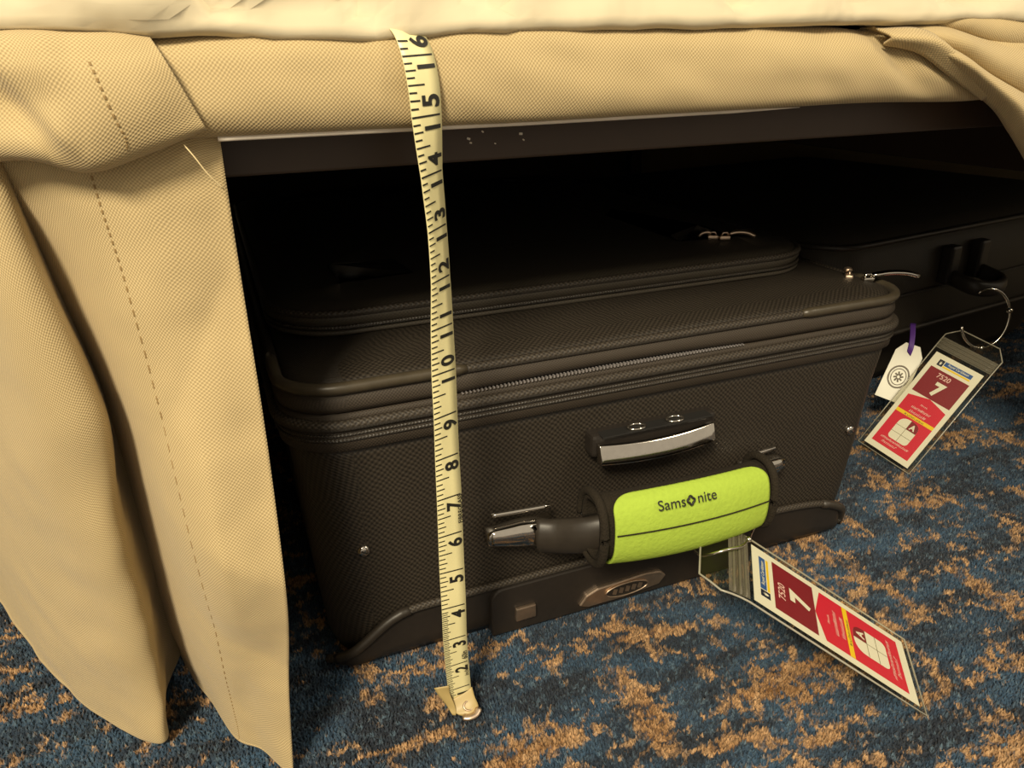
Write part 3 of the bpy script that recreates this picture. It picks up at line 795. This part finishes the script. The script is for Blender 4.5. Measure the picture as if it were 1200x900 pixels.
# ================================================================== tape measure
tp = thing('tape_measure', 'yellowed fibreglass measuring tape hanging from the bed to the carpet', 'measuring tape', (0, .006, 0))
TT = [(0.35, .0012, .0075, .0030), (1, .0006, .006, .018), (2, -.0002, .005, .039), (3, -.001, .003, .062), (4, -.001, .001, .088), (5, -.001, 0, .115), (6, -.001, -.002, .142), (7, -.001, -.004, .168), (8, -.001, -.005, .194), (9, -.001, -.007, .220), (10, -.001, -.0085, .245), (11, -.001, -.0105, .270), (12, -.001, -.013, .295), (13, -.002, -.016, .320), (14, -.004, -.0195, .345), (15, -.0055, -.0225, .3695), (15.5, -.0060, -.0225, .3820), (16, -.0072, -.0205, .3932), (16.4, -.0090, -.0155, .4015), (16.8, -.0115, -.0055, .4058), (17.4, -.015, .014, .4060)]
TH = {0.35: -4, 1: 0, 2: 0, 3: 0, 4: 0, 5: 0, 6: 6, 7: 10, 8: 16, 9: 20, 10: 20, 11: 28, 12: 38, 13: 40, 14: 36, 15: 18, 15.5: 14, 16: 14, 16.4: 20, 16.8: 24, 17.4: 24}
TS = [t[0] for t in TT]
def tape_c(m):
    m = min(max(m, TS[0]), TS[-1])
    i = 0
    while i < len(TS)-2 and m > TS[i+1]: i += 1
    f = (m-TS[i])/(TS[i+1]-TS[i])
    def P(k): k = min(max(k, 0), len(TT)-1); return V(TT[k][1:])
    p0, p1, p2, p3 = P(i-1), P(i), P(i+1), P(i+2)
    # tangents by parameter distance
    def tg(a, b, ia, ib): ia = max(ia, 0); ib = min(ib, len(TT)-1); return (P(ib)-P(ia))/(TS[ib]-TS[ia])
    h = TS[i+1]-TS[i]; m1 = tg(p0, p2, i-1, i+1)*h; m2 = tg(p1, p3, i, i+2)*h
    c = p1*(2*f**3-3*f**2+1) + m1*(f**3-2*f**2+f) + p2*(-2*f**3+3*f**2) + m2*(f**3-f**2)
    th = TH[TS[i]]*(1-f) + TH[TS[i+1]]*f
    return c, math.radians(th)
WT = .0153
def tape_pt(s, m, off=0.0):
    """s across 0 (left) .. 1 (right); m in inches along"""
    c, th = tape_c(m)
    d = (tape_c(m+.05)[0]-tape_c(m-.05)[0]).normalized()
    w = V((math.cos(th), math.sin(th), 0)); w = (w - d*w.dot(d)).normalized()
    n = w.cross(d).normalized()
    if n.y > 0: n = -n
    return c + w*(s-.5)*WT + n*off
blade = aspart(sheet('tape_blade', lambda u, v: tape_pt(u, .45 + v*(17.3-.45)), 4, 180, 'tape', tp, .0004, 0))
def tape_quad(vs, fs, s0, s1, m, h):
    b0 = len(vs)
    vs += [tape_pt(s0, m-h, .0004), tape_pt(s1, m-h, .0004), tape_pt(s1, m+h, .0004), tape_pt(s0, m+h, .0004)]
    fs.append((b0, b0+1, b0+2, b0+3))
vs = []; fs = []
m16 = 8
while m16 < 262:
    m = m16/16
    if m16 % 16 == 0: pass
    elif m16 % 8 == 0: tape_quad(vs, fs, .0, .52, m, .014)
    elif m16 % 2 == 0: tape_quad(vs, fs, .0, .32 if m16 % 4 == 0 else .25, m, .014)
    elif m < 3.9: tape_quad(vs, fs, .0, .22, m, .011)
    m16 += 1
o = mesh('tick_marks', vs, fs, 'ink', tp, smooth=False); o['kind'] = 'stuff'
for inch in range(1, 17):
    vs = []; fs = []; tape_quad(vs, fs, 0.0, .94, inch, .016)
    mesh('inch_line', vs, fs, 'ink', tp, smooth=False)
def tape_text(s, size, sc, mc, bold, name, sx=1.0):
    v2, f2 = text2d(s, size, bold)
    mesh(name, [tape_pt(sc - v.y/WT, mc + v.x*sx/.0254, .0005) for v in v2], f2, 'ink', tp, smooth=False)
for inch in range(1, 17):
    if inch >= 10:
        tape_text('1', .0115, .66, inch - .20, .00036, 'numeral')
        tape_text(str(inch)[1], .0115, .66, inch + .24, .00036, 'numeral')
    else:
        tape_text(str(inch), .0115, .66, inch - .24, .00036, 'numeral')
tape_text('7', .0115, .5, 16.72, .00036, 'numeral')
tape_text('FIBREGLASS', .0036, .91, 6.62, .00005, 'lettering', 1.05)
tape_text('60in', .0052, .84, 2.28, .0001, 'lettering', .9)
tape_text('inch', .0040, .86, 1.55, .00005, 'lettering')
# folded, creased bottom end
e0 = tape_pt(0, .75); e1 = tape_pt(1, .75)
fold = surf_fn([[tuple(tape_pt(0.02, 1.35) + V((-.0085, .003, -.004))), tuple(tape_pt(.05, 1.25) + V((0, -.0008, 0)))],
                [(-.0135, .007, .016), tuple(tape_pt(.06, .9) + V((0, -.0012, 0)))],
                [(-.0090, .005, .007), (-.004, .002, .006)], [(-.0065, .001, .0016), (-.0045, .000, .0016)]])
sheet('folded_corner', fold, 6, 14, 'tapeback', tp, .0004, 0)
curl = surf_fn([[tuple(tape_pt(.02, .60)), tuple(tape_pt(.5, .70)), tuple(tape_pt(1.05, .85))],
                [(-.0055, .003, .0035), (.002, .0020, .0062), (.0095, .0025, .0100)],
                [(-.0035, -.000, .0022), (.003, -.0020, .0036), (.0105, -.0005, .0060)],
                [(-.0015, -.001, .0012), (.004, -.0040, .0018), (.0105, -.0030, .0028)]])
sheet('curled_end', curl, 14, 16, 'tapeback', tp, .0004, 0)
tube('metal_tip', crs([(-.001, -.0035, .0020), (.003, -.0055, .0022), (.0075, -.0050, .0026), (.0108, -.0020, .0042)], 16), [.0010]+[.0017]*14+[.0010], 'bronze', tp, 8, flat=1.5)
tube('metal_eyelet', [V((.0045 + .0032*math.cos(a), .0005 + .0022*math.sin(a), .0058 + .0018*math.sin(a))) for a in [2*math.pi*k/20 for k in range(20)]], .0007, 'bronze', tp, 6, True)

# ================================================================== luggage tags
def luggage_tag(label, o, xd, yd, W, L, ring_pts, ring_r, bend, bead):
    xd = V(xd).normalized(); yd = V(yd); yd = (yd - xd*yd.dot(xd)).normalized(); nn = xd.cross(yd)
    base = V(o) - yd*L*0.5
    t = thing('luggage_tag', label, 'luggage tag', tuple(base), 'printed cruise luggage tags')
    k = W/.055
    def P(s, d, off=0.0):
        """s across from the centre, d down from the top of the card (negative towards the ring)"""
        s *= k; d *= k
        p = V(o) + xd*s - yd*d + nn*off
        if d < 0: p += nn*(bend*(d*d)) 
        return p
    HW = .0325; HT = -.034; HB = .127 + .004
    outline = [(-HW, HB), (HW, HB), (HW, -.022), (HW-.011, HT), (-HW+.011, HT), (-HW, -.022)]
    # two clear sheets as ladder of rows so that the ring end may bend
    rows = [HT, -.028, -.022, -.016, -.010, -.004, .03, .08, HB]
    def wd_(d): return HW - .011*max(0, (-.022 - d)/.012)
    for off in (-.0009, .0009):
        vs = []; fs = []
        for d in rows:
            w = wd_(d)
            vs += [P(-w + 2*w*i/4, d, off) for i in range(5)]
        for j in range(len(rows)-1):
            for i in range(4): fs.append((j*5+i, j*5+i+1, (j+1)*5+i+1, (j+1)*5+i))
        sh = mesh('clear_sleeve', vs, fs, 'vinyl', t)
    edge = []
    for d in rows: edge.append(P(wd_(d), d))
    edge2 = [P(-wd_(d), d) for d in reversed(rows)]
    tube('sleeve_edge', edge + edge2, .0007*k, 'edge', t, 6, True)
    # zip seal ribs
    for d in (-.0065, -.0105, -.0145):
        tube('seal_rib', [P(-HW*.96 + 2*HW*.96*i/8, d, .0012) for i in range(9)], .0011*k, 'seal', t, 6)
    vs = [P(-HW*.97, -.004, .0012), P(HW*.97, -.004, .0012), P(HW*.97, -.018, .0012), P(-HW*.97, -.018, .0012)]
    mesh('seal_strip', vs, [(0, 1, 2, 3)], 'seal', t)
    # card
    vs = [P(-.0275, 0, -.0003), P(.0275, 0, -.0003), P(.0275, .127, -.0003), P(-.0275, .127, -.0003), P(-.0275, 0, .0001), P(.0275, 0, .0001), P(.0275, .127, .0001), P(-.0275, .127, .0001)]
    card = aspart(fixn(mesh('card', vs, [(0, 1, 2, 3), (7, 6, 5, 4), (0, 4, 5, 1), (1, 5, 6, 2), (2, 6, 7, 3), (3, 7, 4, 0)], 'paper', t, smooth=False)))
    def poly(name, pts, m, lift): return mesh(name, [P(a, b, .0001 + lift) for a, b in pts], [tuple(reversed(range(len(pts))))], m, card, smooth=False)
    l1, l2, l3, l4 = .0001, .0002, .0003, .0004
    # header mark
    poly('print_bar', [(-.012, .0055), (.0195, .0055), (.0195, .0105), (-.012, .0105)], 'blue', l1)
    poly('print_bar', [(-.012, .0112), (.0195, .0112), (.0195, .0130), (-.012, .0130)], 'yellow', l1)
    poly('print_bar', [(-.019, .0055), (-.0128, .0055), (-.0128, .0130), (-.019, .0130)], 'navy', l1)
    poly('print_emblem', [(-.0172, .0075), (-.0165, .0092), (-.0159, .0070), (-.0153, .0092), (-.0146, .0075), (-.0150, .0108), (-.0159, .0118), (-.0168, .0108)], 'paper', l2)
    def txt(s, size, a, b, m, bold=0, shear=0, sx=1.0):
        v2, f2 = text2d(s, size, bold, shear)
        mesh('print_text', [P(a + v.x*sx, b - v.y, .0001 + l4) for v in v2], f2, m, card, smooth=False)
    txt('Royal Caribbean', .0036, .0038, .0080, 'paper', .00003, .2)
    # maroon block
    poly('print_block', [(-.0225, .0165), (.0225, .0165), (.0225, .0500), (-.0225, .0500)], 'maroon', l1)
    txt('7520', .0078, -.003, .0225, 'pinkwhite', .00012)
    txt('7', .0205, 0, .0375, 'paper', .0011)
    # red block with a pointed top
    poly('print_block', [(-.0225, .0560), (0, .0500), (.0225, .0560), (.0225, .1205), (-.0225, .1205)], 'red', l1)
    poly('print_bar', [(-.0225, .0745), (.0225, .0745), (.0225, .0785), (-.0225, .0785)], 'yellow', l2)
    # rows of tiny lettering, too small to read in the photograph
    def marks(a0, a1, b, h, m, slant=.25, seed=1):
        rnd = random.Random(seed); vs = []; fs = []; a = a0
        while a < a1:
            w = rnd.uniform(.0005, .0009); hh = h*rnd.uniform(.7, 1.0); b0 = len(vs)
            for (da, db) in ((0, 0), (w, 0), (w + slant*hh, -hh), (slant*hh, -hh)): vs.append(P(a+da, b+db, .0001+l3))
            fs.append((b0+3, b0+2, b0+1, b0))
            if rnd.random() < .6:
                b0 = len(vs); y = b - hh*rnd.choice((0.05, .45, .85))
                for (da, db) in ((0, 0), (.0014, 0), (.0015, -.0005), (.0001, -.0005)): vs.append(P(a+da+slant*(b-y), y+db, .0001+l3))
                fs.append((b0+3, b0+2, b0+1, b0))
            a += rnd.uniform(.0014, .0020)
        mesh('print_marks', vs, fs, m, card, smooth=False)['kind'] = 'stuff'
    marks(-.004, .004, .0612, .0018, 'pinkwhite', .1, 3)
    marks(-.011, .010, .0675, .0030, 'pinkwhite', .2, 4)
    marks(-.010, .009, .0730, .0030, 'pinkwhite', .2, 5)
    marks(-.012, .012, .0778, .0018, 'grid', .1, 6)
    marks(-.017, .016, .1125, .0026, 'pinkwhite', .5, 7)
    marks(-.013, .004, .1170, .0026, 'pinkwhite', .5, 8)
    # ship plan: domed outline with six fields
    top, bot, hw = .0800, .1085, .0118
    out = [(-hw, .094), (-hw, .0905)]
    for i in range(13):
        a = math.pi - math.pi*i/12; out.append((hw*math.copysign(abs(math.cos(a))**.75, math.cos(a)), .0905 - .0098*abs(math.sin(a))**.75))
    out += [(hw, .094)]
    r = .004
    out += [(hw - r + r*math.cos(a), bot - r + r*math.sin(a)) for a in [math.pi/2*i/5 for i in range(6)]]
    out += [(-hw + r - r*math.sin(a), bot - r + r*math.cos(a)) for a in [math.pi/2*i/5 for i in range(6)]]
    poly('print_plan', out, 'paper', l2)
    q = [(0, .0915), (0, .0807)] + [(hw*math.cos(a)**.75, .0905 - .0098*math.sin(a)**.75) for a in [math.pi/2*(1-i/6) for i in range(0, 7)]] + [(hw, .0915)]
    poly('print_plan_corner', q, 'maroon', l3)
    for (a0, b0, a1, b1) in ((-.00022, .0805, .00022, .1083), (-hw, .0913, hw, .0917), (-hw, .0998, hw, .1002)):
        poly('print_line', [(a0, b0), (a1, b0), (a1, b1), (a0, b1)], 'grid', l3*1.02)
    txt('A', .0085, .0052, .0868, 'paper', .0003)
    # wire ring
    tube('wire_ring', ring_pts, ring_r, 'steel', t, 8)
    for bp_ in bead:
        bm = bmesh.new(); bmesh.ops.create_uvsphere(bm, u_segments=10, v_segments=7, radius=ring_r*2.3)
        bmesh.ops.translate(bm, vec=bp_, verts=bm.verts)
        me = bpy.data.meshes.new('ring_clasp'); bm.to_mesh(me); bm.free(); link('ring_clasp', me, 'steel', t)
    return t, P

o1 = V((.1934, -.0328, .0803)); y1 = V((-.7058, .4642, .5351)); x1 = V((.579, .8133, .0583))
h1 = o1 + y1*.027 + x1*.004
# ring 1: loops round the handle
ring1 = crs([(.247, .030, .090), (.238, .018, .078), (.222, .004, .0805), (.206, -.010, .0850), (.192, -.0195, .0905), (.180, -.0220, .0935), (.172, -.018, .0900), (.171, -.006, .0810), (.174, .008, .0795), (.181, .025, .084), (.200, .030, .106), (.226, .031, .114), (.243, .032, .104), (.247, .030, .090)], 66)
luggage_tag('clear-sleeved maroon and red luggage tag lying out over the carpet below the green wrap', o1, x1, y1, .055, .127, ring1, .0010, -9.0, [ring1[14]])
o2 = V((.5807, .1397, .1007)); x2 = V((.2198, -.9485, -.228)); y2 = V((.6214, -.0441, .7823))
h2 = o2 + y2*.026 + x2*.006
cc = h2 + V((.003, .006, .026)); 
ring2 = []
rx = V((.90, -.42, 0)).normalized(); rz = V((.05, .1, 1)).normalized()
for i in range(45):
    a = math.radians(120) - math.radians(285)*i/44
    ring2.append(cc + rx*.0225*math.cos(a) + rz*.0300*math.sin(a))
luggage_tag('clear-sleeved maroon and red luggage tag on a wire loop, at the right of the suitcase', o2, x2, y2, .0505, .117, ring2, .0013, -3.0, [ring2[32], ring2[16]])

# small white paper tag with a seal
pt = thing('paper_tag', 'small white paper tag with round grey seal and purple ribbon', 'paper tag', (.574, .203, .03))
pc = V((.577, .203, .0680)); pn = V((-.62, -.62, .48)).normalized()
px_ = V((.80, -.60, 0)); px_ = (px_ - pn*px_.dot(pn)).normalized(); py_ = pn.cross(px_); py_ = py_ if py_.z > 0 else -py_
ca, sa = math.cos(-.33), math.sin(-.33)
px_, py_ = px_*ca + py_*sa, py_*ca - px_*sa
def PP(a, b, off=0): return pc + px_*a*.74 + py_*b*.92 + pn*off
extrude_poly('tag_card', [PP(-.019, -.036), PP(.019, -.036), PP(.019, .024), PP(.010, .036), PP(-.010, .036), PP(-.019, .024)], tuple(pn*-.0006), 'paper', pt)
tube('seal_ring', [PP(.000 + .0135*math.cos(a), -.006 + .0135*math.sin(a), .0002) for a in [2*math.pi*k/32 for k in range(32)]], .0009, 'greyprint', pt, 6, True)
tube('seal_ring', [PP(.000 + .0100*math.cos(a), -.006 + .0100*math.sin(a), .0002) for a in [2*math.pi*k/32 for k in range(32)]], .0005, 'greyprint', pt, 6, True)
for k_ in range(8):
    a = 2*math.pi*k_/8
    tube('seal_mark', [PP(.002*math.cos(a), -.006 + .002*math.sin(a), .0002), PP(.0065*math.cos(a+.3), -.006 + .0065*math.sin(a+.3), .0002)], .0009, 'greyprint', pt, 6)
sheet('ribbon', surf_fn([[tuple(PP(-.004, .026, .001)), tuple(PP(.003, .022, .001))], [tuple(PP(-.006, .034, .003)), tuple(PP(.002, .032, .004))], [tuple(PP(-.010, .046, .001)), tuple(PP(-.003, .047, .002))], [tuple(PP(-.016, .060, -.004)), tuple(PP(-.009, .062, -.004))]]), 6, 14, 'purple', pt, .0005)

# ================================================================== second suitcase behind
c2 = thing('suitcase', 'second black suitcase lying in the dark behind the right corner of the first', 'suitcase', (.72, .5, 0))
def c2w(p):
    a = math.radians(8); q = p - V((.66, .25, 0))
    return V((.66 + q.x*math.cos(a) - q.y*math.sin(a), .25 + q.x*math.sin(a) + q.y*math.cos(a), p.z))
def r2(z, i, r=.05): return rrect(.47+i, 1.06-i, .245+i, .80-i, max(r-i*.5, .01), z, nc=10)
loft('body', [r2(.003, .07), r2(.02, .058), r2(.085, .045), r2(.094, .020), r2(.098, .004)], 'nylon_fine', c2, False, True, c2w)
tube('rim_piping', [c2w(p) for p in r2(.100, .002)], .0035, 'rubber_dark', c2, 10, True)
loft('lid', [r2(.098, .004), r2(.115, .0), r2(.17, .0), r2(.198, .004), r2(.212, .014), r2(.219, .035), r2(.224, .09)], 'nylon_fine', c2, True, False, c2w)
tube('lid_piping', [c2w(p) for p in r2(.207, .008)], .0032, 'rubber_dark', c2, 10, True)
tube('zipper_coil', [c2w(p) for p in r2(.145, -.0012)], .0018, 'coil', c2, 8, True)
# grab handle on its front
for x in (.66, .715):
    block('handle_mount', c2w(V((x, .238, .17))).x, c2w(V((x, .238, .17))).y, .172, .017, .014, .044, 'plastic', c2, .003, Matrix.Rotation(math.radians(8), 3, 'Z'))
hp = [c2w(V(q)) for q in ((.66, .232, .158), (.663, .205, .152), (.688, .196, .150), (.712, .205, .152), (.715, .232, .158))]
tube('carry_strap', crs([tuple(q) for q in hp], 24), .009, 'rubber_dark', c2, 10, flat=.5)
for x in (.66, .715):
    b_ = c2w(V((x, .2295, .158)))
    bm = bmesh.new(); bmesh.ops.create_uvsphere(bm, u_segments=10, v_segments=7, radius=.003); bmesh.ops.translate(bm, vec=b_, verts=bm.verts)
    me = bpy.data.meshes.new('rivet'); bm.to_mesh(me); bm.free(); link('rivet', me, 'steel', c2)
